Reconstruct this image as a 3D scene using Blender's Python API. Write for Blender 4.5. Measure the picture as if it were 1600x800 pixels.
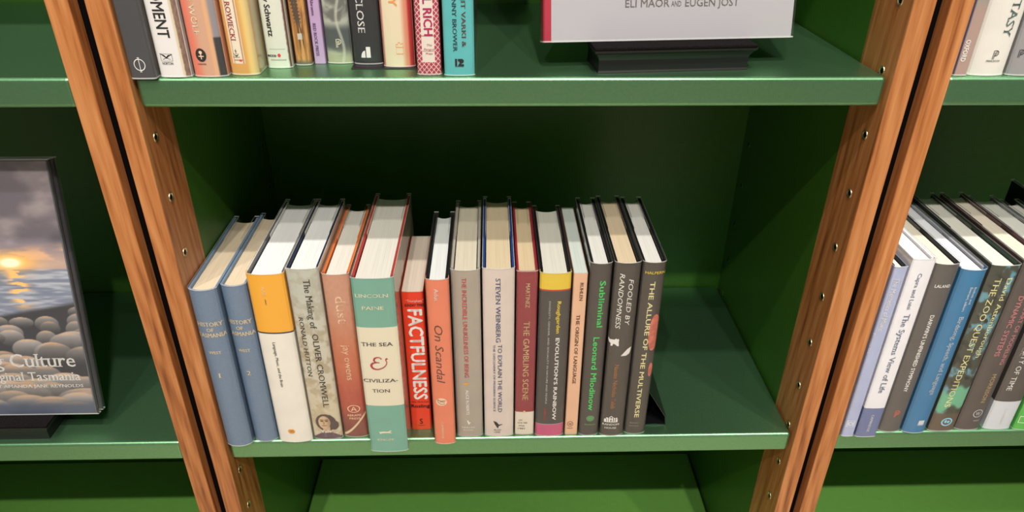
import bpy, bmesh, math, random
import numpy as np
from mathutils import Matrix, Vector

for o in list(bpy.data.objects):
    bpy.data.objects.remove(o)
SC = bpy.context.scene
COL = SC.collection
R = math.radians
random.seed(7)

# ------------------------------------------------------------------ camera
W, PW, GAP, WD, DP = 0.69, 0.0202, 0.0132, 0.0677, 0.3445   # bay width, post width, gap between bays, post depth, bay depth
ZU, LIP, SB = 0.4436, 0.0277, 0.0064                         # upper shelf height, shelf lip, setback
CAM_P, CAM_Y, CAM_R = R(30.136), R(1.782), R(0.4526)
fw = Vector((math.sin(CAM_Y) * math.cos(CAM_P), math.cos(CAM_Y) * math.cos(CAM_P), -math.sin(CAM_P)))
rt = Vector((math.cos(CAM_Y), -math.sin(CAM_Y), 0)); up = rt.cross(fw)
r2 = rt * math.cos(CAM_R) + up * math.sin(CAM_R); u2 = -rt * math.sin(CAM_R) + up * math.cos(CAM_R)
cam_d = bpy.data.cameras.new('camera'); cam = bpy.data.objects.new('camera', cam_d); COL.objects.link(cam)
M4 = Matrix((r2, u2, -fw)).transposed().to_4x4(); M4.translation = Vector((-0.0228, -0.6455, 0.6347))
cam.matrix_world = M4
cam_d.sensor_width = 36; cam_d.lens = 1133.28 / 1600 * 36; cam_d.clip_start = 0.02
SC.camera = cam

# ------------------------------------------------------------------ world, lamps, exposure
wd = bpy.data.worlds.new('world'); SC.world = wd; wd.use_nodes = True
wd.node_tree.nodes['Background'].inputs[0].default_value = (1.0, 0.93, 0.84, 1)
wd.node_tree.nodes['Background'].inputs[1].default_value = 0.18
def spot(x, y, z, tx, ty, tz, power, cone, size=0.03, col=(1, 0.94, 0.86)):
    d = bpy.data.lights.new('track_or_fill_spot', 'SPOT'); d.energy = power; d.spot_size = R(cone); d.spot_blend = 0.6
    d.shadow_soft_size = size; d.color = col
    o = bpy.data.objects.new('track_or_fill_spot', d); COL.objects.link(o); o.location = (x, y, z)
    o.rotation_euler = (Vector((tx, ty, tz)) - Vector((x, y, z))).to_track_quat('-Z', 'Y').to_euler()
# three ceiling tracks of spots in front of the shelves: near (steep), middle, far (shallow)
for x, p, c in ((-0.95, 84, 36), (0.02, 108, 50), (1.0, 86, 36)):
    spot(x, -0.80, 2.45, x * 0.92, 0.1, 0.1, p, c)
for x, p, c in ((-0.95, 34, 34), (0.25, 44, 46), (1.15, 40, 34)):
    spot(x, -1.40, 2.56, x * 0.9, 0.1, 0.1, p, c)
for x, p, c in ((-0.60, 120, 44), (0.58, 128, 44), (1.45, 100, 34)):
    spot(x, -2.00, 2.77, x * 0.8, 0.1, -0.05, p, c)
# added fill spots, unseen: floor bounce from them brightens the shelf lips
for x in (-1.3, 0.0, 1.3):
    spot(x, -1.75, 2.75, x, -1.75, -0.95, 340, 50, 0.06)
SC.view_settings.view_transform = 'Standard'; SC.view_settings.look = 'None'
SC.view_settings.exposure = 0.16; SC.view_settings.gamma = 1.0; SC.view_settings.use_curve_mapping = False
try:
    SC.cycles.transparent_max_bounces = 40
except Exception:
    pass

# ------------------------------------------------------------------ materials
def lin(c):
    c = np.asarray(c, float) / 255.0
    return np.where(c <= 0.04045, c / 12.92, ((c + 0.055) / 1.055) ** 2.4)
MATS = {}
def new_mat(name):
    m = bpy.data.materials.new(name); m.use_nodes = True
    return m, m.node_tree, m.node_tree.nodes['Principled BSDF']
def nd(nt, typ, **k):
    n = nt.nodes.new(typ)
    for a, b in k.items(): setattr(n, a, b)
    return n
def plain(col, rough=0.45, spec=0.5, metal=0.0, var=0.0, bump=0.0, scale=60, stretch=(1, 1, 1)):
    key = (tuple(col), rough, spec, metal, var, bump, scale, stretch)
    if key in MATS: return MATS[key]
    m, nt, b = new_mat('paint_%02x%02x%02x' % tuple(int(v) for v in col))
    l = lin(col)
    b.inputs['Roughness'].default_value = rough; b.inputs['Specular IOR Level'].default_value = spec
    b.inputs['Metallic'].default_value = metal
    b.inputs['Base Color'].default_value = (*l, 1)
    if var or bump:
        tc = nd(nt, 'ShaderNodeTexCoord'); mp = nd(nt, 'ShaderNodeMapping'); mp.inputs['Scale'].default_value = stretch
        nz = nd(nt, 'ShaderNodeTexNoise'); nz.inputs['Scale'].default_value = scale; nz.inputs['Detail'].default_value = 5
        nt.links.new(tc.outputs['Object'], mp.inputs['Vector']); nt.links.new(mp.outputs[0], nz.inputs['Vector'])
        if var:
            cr = nd(nt, 'ShaderNodeValToRGB')
            cr.color_ramp.elements[0].position = 0.3; cr.color_ramp.elements[1].position = 0.7
            cr.color_ramp.elements[0].color = (*(l * (1 - var)), 1); cr.color_ramp.elements[1].color = (*np.minimum(l * (1 + var), 1), 1)
            nt.links.new(nz.outputs['Fac'], cr.inputs[0]); nt.links.new(cr.outputs[0], b.inputs['Base Color'])
        if bump:
            bp = nd(nt, 'ShaderNodeBump'); bp.inputs['Strength'].default_value = bump; bp.inputs['Distance'].default_value = 0.001
            nt.links.new(nz.outputs['Fac'], bp.inputs['Height']); nt.links.new(bp.outputs[0], b.inputs['Normal'])
    MATS[key] = m
    return m
def wood_mat(name, seed, a=(174, 108, 58), c=(200, 138, 86), d=(122, 66, 30)):
    m, nt, b = new_mat(name)
    tc = nd(nt, 'ShaderNodeTexCoord'); mp = nd(nt, 'ShaderNodeMapping')
    mp.inputs['Scale'].default_value = (34, 34, 1.6); mp.inputs['Location'].default_value = (seed * 3.1, seed * 1.7, seed)
    nt.links.new(tc.outputs['Object'], mp.inputs['Vector'])
    n1 = nd(nt, 'ShaderNodeTexNoise'); n1.inputs['Scale'].default_value = 2.2; n1.inputs['Detail'].default_value = 6; n1.inputs['Distortion'].default_value = 1.2
    n2 = nd(nt, 'ShaderNodeTexNoise'); n2.inputs['Scale'].default_value = 14; n2.inputs['Detail'].default_value = 4
    nt.links.new(mp.outputs[0], n1.inputs['Vector']); nt.links.new(mp.outputs[0], n2.inputs['Vector'])
    mx = nd(nt, 'ShaderNodeMath', operation='MULTIPLY_ADD'); mx.inputs[1].default_value = 0.35
    nt.links.new(n2.outputs['Fac'], mx.inputs[0]); nt.links.new(n1.outputs['Fac'], mx.inputs[2])
    mp2 = nd(nt, 'ShaderNodeMapping'); mp2.inputs['Scale'].default_value = (1, 1, 0.09); mp2.inputs['Location'].default_value = (seed * 0.37, seed * 0.21, seed * 0.5)
    wv = nd(nt, 'ShaderNodeTexWave'); wv.inputs['Scale'].default_value = 55; wv.inputs['Distortion'].default_value = 9; wv.inputs['Detail'].default_value = 2.5; wv.inputs['Detail Scale'].default_value = 0.35
    wv.bands_direction = 'DIAGONAL'
    nt.links.new(tc.outputs['Object'], mp2.inputs['Vector']); nt.links.new(mp2.outputs[0], wv.inputs['Vector'])
    m3 = nd(nt, 'ShaderNodeMath', operation='MULTIPLY_ADD'); m3.inputs[1].default_value = 0.13
    nt.links.new(wv.outputs['Fac'], m3.inputs[0]); nt.links.new(mx.outputs[0], m3.inputs[2])
    cr = nd(nt, 'ShaderNodeValToRGB'); e = cr.color_ramp.elements
    e[0].position = 0.46; e[0].color = (*lin(d), 1); e[1].position = 1.0; e[1].color = (*lin(c), 1)
    k = e.new(0.68); k.color = (*lin(a), 1)
    nt.links.new(m3.outputs[0], cr.inputs[0]); nt.links.new(cr.outputs[0], b.inputs['Base Color'])
    b.inputs['Roughness'].default_value = 0.42
    bp = nd(nt, 'ShaderNodeBump'); bp.inputs['Strength'].default_value = 0.15; bp.inputs['Distance'].default_value = 0.0005
    nt.links.new(n2.outputs['Fac'], bp.inputs['Height']); nt.links.new(bp.outputs[0], b.inputs['Normal'])
    return m
def page_mat(col):
    key = ('page', col)
    if key in MATS: return MATS[key]
    m, nt, b = new_mat('paper_edges')
    tc = nd(nt, 'ShaderNodeTexCoord'); mp = nd(nt, 'ShaderNodeMapping'); mp.inputs['Scale'].default_value = (1400, 9, 9)
    nz = nd(nt, 'ShaderNodeTexNoise'); nz.inputs['Scale'].default_value = 1; nz.inputs['Detail'].default_value = 3
    nt.links.new(tc.outputs['Object'], mp.inputs['Vector']); nt.links.new(mp.outputs[0], nz.inputs['Vector'])
    cr = nd(nt, 'ShaderNodeValToRGB'); l = lin(col) * 0.84
    cr.color_ramp.elements[0].position = 0.25; cr.color_ramp.elements[1].position = 0.6
    cr.color_ramp.elements[0].color = (*(l * 0.84), 1); cr.color_ramp.elements[1].color = (*l, 1)
    nt.links.new(nz.outputs['Fac'], cr.inputs[0]); nt.links.new(cr.outputs[0], b.inputs['Base Color'])
    b.inputs['Roughness'].default_value = 0.8; b.inputs['Specular IOR Level'].default_value = 0.15
    MATS[key] = m
    return m
def film_mat(name, base, haze):
    m, nt, b = new_mat(name)
    nt.nodes.remove(b); out = [n for n in nt.nodes if n.type == 'OUTPUT_MATERIAL'][0]
    tr = nd(nt, 'ShaderNodeBsdfTransparent'); gl = nd(nt, 'ShaderNodeBsdfGlossy'); gl.inputs['Roughness'].default_value = 0.13
    lw = nd(nt, 'ShaderNodeLayerWeight'); lw.inputs['Blend'].default_value = 0.5
    pw_ = nd(nt, 'ShaderNodeMath', operation='POWER'); pw_.inputs[1].default_value = 5.0
    fr = nd(nt, 'ShaderNodeMath', operation='MULTIPLY_ADD'); fr.inputs[1].default_value = 0.9; fr.inputs[2].default_value = 0.045
    nt.links.new(lw.outputs['Facing'], pw_.inputs[0]); nt.links.new(pw_.outputs[0], fr.inputs[0])
    tc = nd(nt, 'ShaderNodeTexCoord'); mp = nd(nt, 'ShaderNodeMapping'); mp.inputs['Scale'].default_value = (60, 60, 9)
    nz = nd(nt, 'ShaderNodeTexNoise'); nz.inputs['Scale'].default_value = 1.0; nz.inputs['Detail'].default_value = 2
    bp = nd(nt, 'ShaderNodeBump'); bp.inputs['Strength'].default_value = 0.25; bp.inputs['Distance'].default_value = 0.002
    nt.links.new(tc.outputs['Object'], mp.inputs[0]); nt.links.new(mp.outputs[0], nz.inputs['Vector']); nt.links.new(nz.outputs['Fac'], bp.inputs['Height'])
    nt.links.new(bp.outputs[0], gl.inputs['Normal']); nt.links.new(bp.outputs[0], lw.inputs['Normal'])
    mx = nd(nt, 'ShaderNodeMixShader'); nt.links.new(fr.outputs[0], mx.inputs[0]); nt.links.new(tr.outputs[0], mx.inputs[1]); nt.links.new(gl.outputs[0], mx.inputs[2])
    df = nd(nt, 'ShaderNodeBsdfDiffuse'); df.inputs[0].default_value = (*base, 1)
    m2 = nd(nt, 'ShaderNodeMixShader'); m2.inputs[0].default_value = haze
    nt.links.new(mx.outputs[0], m2.inputs[1]); nt.links.new(df.outputs[0], m2.inputs[2]); nt.links.new(m2.outputs[0], out.inputs[0])
    return m
FILM = film_mat('clear_film', (0.8, 0.8, 0.8), 0.015)
HEM = film_mat('film_hem', (0.85, 0.88, 0.86), 0.45)
def print_mat(rough=0.4):
    key = ('print', rough)
    if key in MATS: return MATS[key]
    m, nt, b = new_mat('printed_paper')
    a = nd(nt, 'ShaderNodeAttribute'); a.attribute_name = 'print_col'
    nt.links.new(a.outputs['Color'], b.inputs['Base Color']); b.inputs['Roughness'].default_value = rough
    MATS[key] = m
    return m
SHELF = plain((122, 174, 130), 0.38, 0.5, metal=0.94, var=0.05, bump=0.05, scale=300)
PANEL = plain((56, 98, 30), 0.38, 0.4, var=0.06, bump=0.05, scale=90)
DECK = plain((112, 168, 78), 0.38, 0.4, var=0.04, bump=0.05, scale=90)
BLACKP = plain((26, 25, 26), 0.45, 0.4)
FELT = plain((24, 21, 22), 0.95, 0.05, var=0.5, bump=0.9, scale=700)
BLACKM = plain((14, 15, 17), 0.3, 0.5)
BRASS = plain((226, 206, 160), 0.38, 0.5, metal=1.0)
HOLE = plain((16, 10, 6), 0.8, 0.1)

# ------------------------------------------------------------------ mesh helpers
def link(o, parent=None):
    COL.objects.link(o)
    if parent is not None: o.parent = parent
    return o
def mesh_obj(name, verts, faces, mats, parent=None, idx=None, smooth=False):
    me = bpy.data.meshes.new(name); me.from_pydata([tuple(v) for v in verts], [], faces)
    for m in (mats if isinstance(mats, (list, tuple)) else [mats]): me.materials.append(m)
    if idx is not None: me.polygons.foreach_set('material_index', idx)
    if smooth: me.polygons.foreach_set('use_smooth', [True] * len(me.polygons))
    me.update()
    return link(bpy.data.objects.new(name, me), parent)
def bm_obj(name, bm, mat, parent=None, smooth=False):
    me = bpy.data.meshes.new(name); bm.to_mesh(me); bm.free(); me.materials.append(mat)
    if smooth: me.polygons.foreach_set('use_smooth', [True] * len(me.polygons))
    return link(bpy.data.objects.new(name, me), parent)
def box_obj(name, a, b, mat, parent=None, bev=0.0, seg=2):
    bm = bmesh.new(); bmesh.ops.create_cube(bm, size=1)
    for v in bm.verts:
        v.co = Vector([(a[i] + b[i]) / 2 + v.co[i] * (b[i] - a[i]) for i in range(3)])
    if bev: bmesh.ops.bevel(bm, geom=list(bm.edges), offset=bev, segments=seg, profile=0.5, affect='EDGES')
    bmesh.ops.recalc_face_normals(bm, faces=bm.faces)
    return bm_obj(name, bm, mat, parent)
def extrude_poly(name, pts, axis, a, b, mat, parent=None, bev=0.0):
    """closed 2-D outline extruded along an axis ('x': pts are (y,z); 'y': (x,z); 'z': (x,y))"""
    def P(p, t):
        return {'x': (t, p[0], p[1]), 'y': (p[0], t, p[1]), 'z': (p[0], p[1], t)}[axis]
    bm = bmesh.new(); v0 = [bm.verts.new(P(p, a)) for p in pts]; v1 = [bm.verts.new(P(p, b)) for p in pts]; n = len(pts)
    bm.faces.new(v0); bm.faces.new(v1[::-1])
    for i in range(n): bm.faces.new((v0[i], v0[(i + 1) % n], v1[(i + 1) % n], v1[i]))
    if bev: bmesh.ops.bevel(bm, geom=list(bm.edges), offset=bev, segments=1, profile=0.5, affect='EDGES')
    bmesh.ops.recalc_face_normals(bm, faces=bm.faces)
    return bm_obj(name, bm, mat, parent)
def tag(o, label, cat, group=None):
    o['label'] = label; o['category'] = cat
    if group: o['group'] = group
    return o
def thing(name, label, cat, loc=(0, 0, 0), rz=0.0, group=None):
    o = bpy.data.objects.new(name, None); o.empty_display_size = 0.02; link(o); o.location = loc; o.rotation_euler = (0, 0, rz)
    return tag(o, label, cat, group)
def struct(o):
    o['kind'] = 'structure'; return o

# ------------------------------------------------------------------ the room
FLOOR_Z = -0.95
struct(box_obj('floor', (-3, -3.5, FLOOR_Z - 0.05), (3, 0.45, FLOOR_Z), plain((206, 190, 166), 0.5, 0.3, var=0.08, scale=4)))
struct(box_obj('wall_back', (-3, 0.40, FLOOR_Z), (3, 0.45, 2.6), plain((120, 120, 112), 0.8)))

# ------------------------------------------------------------------ bookcases
PITCH = W + 2 * PW + GAP
TOPZ = 1.35
def ring_mesh(rim, hole):
    n = 20; V = []; F = []; prof = [(0.0050, 0.0001), (0.0047, 0.0008), (0.0040, 0.0008), (0.0027, 0.0002)]
    for r, y in prof:
        for i in range(n): V.append((y, r * math.cos(2 * math.pi * i / n), r * math.sin(2 * math.pi * i / n)))
    for k in range(len(prof) - 1):
        for i in range(n): F.append((k * n + i, k * n + (i + 1) % n, (k + 1) * n + (i + 1) % n, (k + 1) * n + i))
    me = bpy.data.meshes.new('shelf_socket'); me.materials.append(rim); me.materials.append(hole)
    F.append(tuple((len(prof) - 1) * n + i for i in range(n)))
    me.from_pydata(V, [], F); me.polygons[-1].material_index = 1
    return me
RING = ring_mesh(BRASS, HOLE); RING_G = ring_mesh(PANEL, plain((20, 34, 14), .7, .2))
def bookcase(cx, label, seed):
    root = thing('bookcase', label, 'bookcase', (cx, 0, FLOOR_Z), 0, 'green and wood bookcases standing side by side')
    z0, z1 = 0.0, TOPZ - FLOOR_Z; h = W / 2
    for s in (-1, 1):
        xa, xb = sorted((s * h, s * (h + PW)))
        post = box_obj('post', (xa, 0, z0), (xb, WD, z1), wood_mat('cherry_wood', seed + s), root, bev=0.0012, seg=2)
        pan = box_obj('side_panel', (min(s * h, s * (h + 0.019)), WD, z0), (max(s * h, s * (h + 0.019)), DP + 0.008, z1), PANEL, root)
        for k in range(-7, 15):
            z = 0.0007 + 0.0635 * k - FLOOR_Z
            for y, par in ((0.0228, post), (0.322, pan)):
                if par is pan and not (-2 <= k <= 12): continue
                o = link(bpy.data.objects.new('shelf_socket', RING if par is post else RING_G), par); o.location = (s * h, y, z); o.rotation_euler = (0, 0, math.pi if s > 0 else 0)
    if cx == 0.0:
        for s in (-1, 1):
            xa, xb = sorted((s * (h + PW + .0002), s * (h + PW + GAP - .0002)))
            box_obj('gap_shade_strip', (xa, .0145, z0), (xb, WD, z1), plain((10, 8, 8), .9, .05), root)  # near-black strip: the shade deep in the open gap put into colour
    box_obj('back_panel', (-h, DP, z0), (h, DP + 0.008, z1), PANEL, root)
    for z, mt in ((0.8872, SHELF), (ZU, SHELF), (0.0, SHELF), (-0.3725, DECK), (-0.82, DECK)):
        zz = z - FLOOR_Z
        box_obj('shelf', (-h + 0.0022, SB, zz - LIP), (h - 0.0022, DP - 0.001, zz), mt, root, bev=0.0036, seg=4)
    return root
bookcase(0.0, 'whole green bookcase with cherry wood posts filling the middle of the photo', 1)
bookcase(-PITCH, 'green bookcase with wood post at the left edge, holding the sunset cover book', 5)
bookcase(PITCH, 'green bookcase with wood post at the right edge, holding lilac and blue books', 9)

# ------------------------------------------------------------------ numpy value noise for printed pictures
def hsh(i, j, s):
    v = np.sin(i * 127.1 + j * 311.7 + s * 74.7) * 43758.5453
    return v - np.floor(v)
def vnoise(x, y, s=0):
    i = np.floor(x); j = np.floor(y); u = x - i; v = y - j; u = u * u * (3 - 2 * u); v = v * v * (3 - 2 * v)
    return (hsh(i, j, s) * (1 - u) + hsh(i + 1, j, s) * u) * (1 - v) + (hsh(i, j + 1, s) * (1 - u) + hsh(i + 1, j + 1, s) * u) * v
def fbm(x, y, s=0, n=4):
    a = 0.5; t = 0; r = 0
    for k in range(n):
        r = r + a * vnoise(x * 2 ** k, y * 2 ** k, s + k); t += a; a *= 0.5
    return r / t
def rgb(c, like):
    return np.ones(like.shape + (3,)) * np.asarray(c, float)
def mixc(a, b, m):
    return a * (1 - m[..., None]) + np.asarray(b, float) * m[..., None]
def sstep(a, b, x):
    t = np.clip((x - a) / (b - a), 0, 1); return t * t * (3 - 2 * t)

# ------------------------------------------------------------------ books
class Book: pass
COLS = dict(gold=(232, 208, 156), cream=(240, 232, 205), ink=(38, 36, 38), ochre=(238, 170, 78), white=(244, 242, 238), peach=(250, 212, 180),
            crimson=(178, 48, 62), brownink=(110, 66, 52), red=(226, 66, 70), navy=(50, 74, 132), yellow=(240, 214, 60), palewhite=(205, 210, 215),
            neon=(70, 226, 110), leaf=(120, 205, 130), orange=(206, 140, 80), butter=(240, 234, 178), greyink=(150, 142, 140), greyblue=(120, 132, 158),
            coral=(222, 112, 90), sky=(140, 200, 222), pinkink=(196, 126, 130), dullgold=(176, 150, 108), plum=(110, 78, 122), apricot=(246, 168, 92),
            magenta=(190, 40, 96), navyink=(28, 62, 88), slate=(96, 120, 118))
def tcol(c): return plain(COLS[c], 0.5, 0.3)
def text_bm(s, style):
    cu = bpy.data.curves.new('t', 'FONT'); cu.body = s; cu.size = 1.0; cu.resolution_u = 2
    ob = bpy.data.objects.new('t', cu); COL.objects.link(ob)
    dg = bpy.context.evaluated_depsgraph_get(); me = bpy.data.meshes.new_from_object(ob.evaluated_get(dg))
    bm = bmesh.new(); bm.from_mesh(me)
    bpy.data.objects.remove(ob); bpy.data.curves.remove(cu); bpy.data.meshes.remove(me)
    if 's' in style:      # bracket the ends of the stems
        add = []
        for e in bm.edges:
            if len(e.link_faces) != 1: continue
            a, b = e.verts[0].co, e.verts[1].co
            L = abs(a.x - b.x)
            if abs(a.y - b.y) < 1e-4 and 0.05 < L < 0.17:
                above = e.link_faces[0].calc_center_median().y > a.y
                x0, x1 = min(a.x, b.x) - 0.055, max(a.x, b.x) + 0.055
                add.append((x0, x1, a.y, a.y + (0.04 if above else -0.04)))
        for x0, x1, y0, y1 in add:
            v = [bm.verts.new(p) for p in ((x0, y0, 0), (x1, y0, 0), (x1, y1, 0), (x0, y1, 0))]
            bm.faces.new(v)
    if 'i' in style:
        for v in bm.verts: v.co.x += 0.22 * v.co.y
    d = 0.026 if 'b' in style else 0.014 if 'h' in style else 0.0 if 't' in style else 0.007
    if d:                 # heavier faces: the same letters set again, shifted by a hair
        g0 = list(bm.verts) + list(bm.edges) + list(bm.faces)
        sh = [(d, 0), (-d, 0)] + ([(0, d), (0, -d)] if d > 0.01 else [])
        for dx, dy in sh:
            r = bmesh.ops.duplicate(bm, geom=g0)
            bmesh.ops.translate(bm, verts=[v for v in r['geom'] if isinstance(v, bmesh.types.BMVert)], vec=(dx, dy, 0))
    return bm
def capheight(s):
    return 0.73 if any(ch.isupper() or ch in 'bdfhklt0123456789&' for ch in s) else 0.56
def conform(bm, bk, off):
    """wrap a flat (x,z) drawing around the spine of a book"""
    t = bk.t
    for x in np.linspace(-t / 2, t / 2, 9)[1:-1]:
        bmesh.ops.bisect_plane(bm, geom=list(bm.verts) + list(bm.edges) + list(bm.faces), plane_co=(x, 0, 0), plane_no=(1, 0, 0))
    for v in bm.verts: v.co.y = bk.prof(v.co.x) - off
    bmesh.ops.recalc_face_normals(bm, faces=bm.faces)
    for f in bm.faces:
        if f.normal.y > 0: f.normal_flip()
def flat_text(s, style, mode, a, b, c, cap):
    """letters laid out in the x-z plane; 'd' reads downwards centred on x=a from z=b to z=c, 'a' reads across centred on (a,b) with width c"""
    bm = text_bm(s, style)
    xs = [v.co.x for v in bm.verts]; x0, x1 = min(xs), max(xs); ch = capheight(s)
    for v in bm.verts:
        u = (v.co.x - x0) / (x1 - x0); w = v.co.y / ch - 0.5
        if mode == 'd': v.co = Vector((a + w * cap, 0, b + (c - b) * u))
        else: v.co = Vector((a + (u - 0.5) * c, 0, b + w * cap))
    return bm
def stroke(pts, w, closed=False):
    """flat ribbon along a polyline -> list of quads"""
    P = [Vector(p) for p in pts]; n = len(P); L = []; Rr = []
    ws = w if isinstance(w, (list, tuple)) else [w] * n
    for i in range(n):
        a = P[i - 1] if (i > 0 or closed) else P[i]; b = P[(i + 1) % n] if (i < n - 1 or closed) else P[i]
        d = (b - a).normalized(); q = Vector((-d.y, d.x)) * ws[i] / 2; L.append(P[i] + q); Rr.append(P[i] - q)
    out = []
    for i in range(n if closed else n - 1):
        j = (i + 1) % n; out.append([L[i], L[j], Rr[j], Rr[i]])
    return out
def ell(cx, cy, rx, ry, n=24, a0=0, a1=2 * math.pi):
    return [(cx + rx * math.cos(a0 + (a1 - a0) * i / n), cy + ry * math.sin(a0 + (a1 - a0) * i / n)) for i in range(n if abs(a1 - a0 - 2 * math.pi) < 1e-6 else n + 1)]
def rect(x0, y0, x1, y1): return [(x0, y0), (x1, y0), (x1, y1), (x0, y1)]
def frame(x0, y0, x1, y1, w): return stroke([(x0, y0), (x1, y0), (x1, y1), (x0, y1)], w, True)
DOG = [(-.5, .1), (-.42, .02), (-.3, .12), (-.1, .18), (.1, .12), (.26, .2), (.36, .42), (.46, .42), (.5, .3), (.4, .22), (.34, .05), (.42, -.1), (.5, -.3), (.46, -.34), (.34, -.16), (.2, -.1), (.0, -.04), (-.14, -.1), (-.24, -.34), (-.4, -.5), (-.46, -.44), (-.32, -.3), (-.26, -.08), (-.36, -.04), (-.46, .2)]
HERON = [(-.42, .5), (-.3, .1), (-.22, -.1), (-.02, -.28), (-.02, -.5), (.06, -.5), (.1, -.25), (.3, -.1), (.5, .02), (.3, .04), (.2, -.02), (.08, .02), (.0, .2), (-.12, .36)]
CAT = [(-.5, .5), (-.3, .28), (.1, .3), (.22, .46), (.3, .34), (.42, .44), (.5, .2), (.36, .02), (.34, -.2), (.5, -.42), (.4, -.5), (.2, -.3), (.02, -.2), (-.06, -.5), (-.2, -.5), (-.2, -.2), (-.34, -.05), (-.4, .2), (-.5, .36)]
CAT2 = [(.5, .5), (.3, .42), (.1, .3), (-.1, .05), (-.5, -.5), (-.38, -.48), (-.12, -.14), (-.1, -.4), (.02, -.5), (.14, -.44), (.14, -.2), (.34, -.3), (.4, -.1), (.36, .16), (.46, .3)]
def shape_polys(nm):
    """outlines in a unit square"""
    if nm == 'square': return [rect(-.35, -.5, .35, .4), rect(-.5, -.3, .5, .2)]
    if nm in ('dot',): return [ell(0, 0, .5, .5)]
    if nm == 'ring': return stroke(ell(0, 0, .46, .46), .07, True)
    if nm == 'ring2': return stroke(ell(0, 0, .45, .45), .08, True) + [ell(0, 0, .3, .3)]
    if nm == 'oval_a': return stroke(ell(0, 0, .46, .46), .07, True) + stroke([(-.18, -.25), (0, .28), (.18, -.25)], .09) + stroke([(-.1, -.08), (.1, -.08)], .07)
    if nm == 'phi': return stroke(ell(0, 0, .46, .4), .06, True) + stroke([(0, -.5), (0, .5)], .05) + stroke([(-.1, -.5), (.1, -.5)], .04) + stroke([(-.1, .5), (.1, .5)], .04)
    if nm == 'dog': return [DOG]
    if nm == 'bird': return [HERON]
    if nm == 'cat': return [CAT]
    if nm == 'cat2': return [CAT2]
    if nm == 'house': return [rect(-.5, -.5, -.34, 0), [(-.4, .1), (-.3, .25), (-.2, .1), (-.2, -.5), (-.3, -.5), (-.3, .0)], [(-.2, .2), (0, .5), (.2, .2), (.1, .2), (0, .36), (-.1, .2)], rect(-.16, -.5, -.04, .16), rect(.04, -.5, .14, .16), rect(-.04, -.05, .04, .1), rect(.2, -.5, .28, .2), rect(.34, -.5, .5, -.05), [(.28, 0), (.4, .25), (.5, 0)], rect(-.5, -.5, .5, -.42)]
    if nm == 'shield': return [ell(0, 0, .5, .5, 28)]
    if nm == 'gull': return frame(-.46, -.45, .46, .45, .04) + stroke([(-.5, .5), (-.2, .25), (0, -.05), (.2, .25), (.5, .4)], [.03, .16, .22, .16, .03]) + stroke([(-.3, -.25), (0, -.05), (.3, -.25)], .05)
    if nm == 'anchor': return stroke([(0, .5), (0, -.45)], .1) + stroke([(-.2, .25), (.2, .25)], .08) + stroke(ell(0, 0, .42, .45, 12, math.pi * 1.05, math.pi * 1.95), .1)
    if nm == 'star': return [[(-.5, -.2), (-.1, .5), (.1, .0), (.5, .3), (.3, -.5), (-.2, -.4)]]
    if nm == 'sail': return [rect(.05, -.5, .5, .5), ell(-.05, -.5, .45, .65, 10, math.pi / 2, math.pi) + [(-.05, -.5)]]
    if nm == 'castle': return frame(-.5, -.48, .5, .1, .06) + stroke([(-.5, .1), (-.5, .35), (-.2, .35), (-.2, .5), (.1, .5), (.1, .35), (.5, .45), (.5, .1)], .06)
    if nm == 'p_mark': return stroke([(-.3, -.5), (-.3, .45), (.15, .45), (.42, .3), (.42, .05), (.15, -.1), (-.1, -.1)], .1) + stroke([(-.1, -.5), (-.1, .25), (.1, .25), (.22, .17), (.1, .08), (-.1, .08)], .07)
    if nm == 'lamp': return [ell(0, .1, .5, .3, 14), rect(-.1, -.5, .1, 0)]
    if nm == 'crest': return frame(-.5, -.5, .5, .5, .06) + stroke(ell(0, 0, .22, .26), .08, True) + stroke([(-.36, -.4), (-.36, .4)], .07) + stroke([(.36, -.4), (.36, .4)], .07)
    if nm == 'bars': return [rect(-.5, -.3, .5, .5)] + [rect(-.5 + .22 * i, -.5, -.38 + .22 * i, -.3) for i in range(5)]
    if nm == 'badge': return stroke(ell(0, 0, .44, .42), .14, True) + [ell(-.12, .05, .12, .2, 14), ell(.14, .0, .12, .16, 14)]
    if nm == 'square_outline': return frame(-.46, -.46, .46, .46, .1)
    if nm == 'twelve': return [rect(-.5, -.4, -.26, .5), rect(-.18, .2, .3, .5), ell(.22, .22, .28, .28, 16), [(-.2, -.4), (.14, .2), (.45, .12), (.14, -.18), (.5, -.18), (.5, -.4)], rect(-.5, -.5, .5, -.45)]
    if nm == 'emblem_face': return [ell(0, 0, .5, .5)]
    if nm == 'ampersand':
        p = [(.5, .30), (.42, .36), (.38, .24), (.42, .05), (.32, -.2), (.1, -.38), (-.16, -.45), (-.38, -.36), (-.46, -.16), (-.36, .02), (-.12, .08), (.02, .06), (-.16, .1), (-.28, .22), (-.22, .4), (-.04, .47), (.12, .4), (.1, .3)]
        w = [.04, .1, .06, .05, .06, .07, .09, .12, .13, .12, .07, .04, .06, .1, .11, .07, .05, .09]
        P = []; Wd = []
        for i in range(len(p) - 1):
            p0 = Vector(p[max(i - 1, 0)]); p1 = Vector(p[i]); p2 = Vector(p[i + 1]); p3 = Vector(p[min(i + 2, len(p) - 1)])
            for k in range(4):
                t = k / 4; P.append(tuple(0.5 * ((2 * p1) + (p2 - p0) * t + (2 * p0 - 5 * p1 + 4 * p2 - p3) * t * t + (3 * p1 - p0 - 3 * p2 + p3) * t ** 3))); Wd.append(w[i] * (1 - t) + w[i + 1] * t)
        return stroke(P, Wd)
    return [ell(0, 0, .5, .5)]
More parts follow.
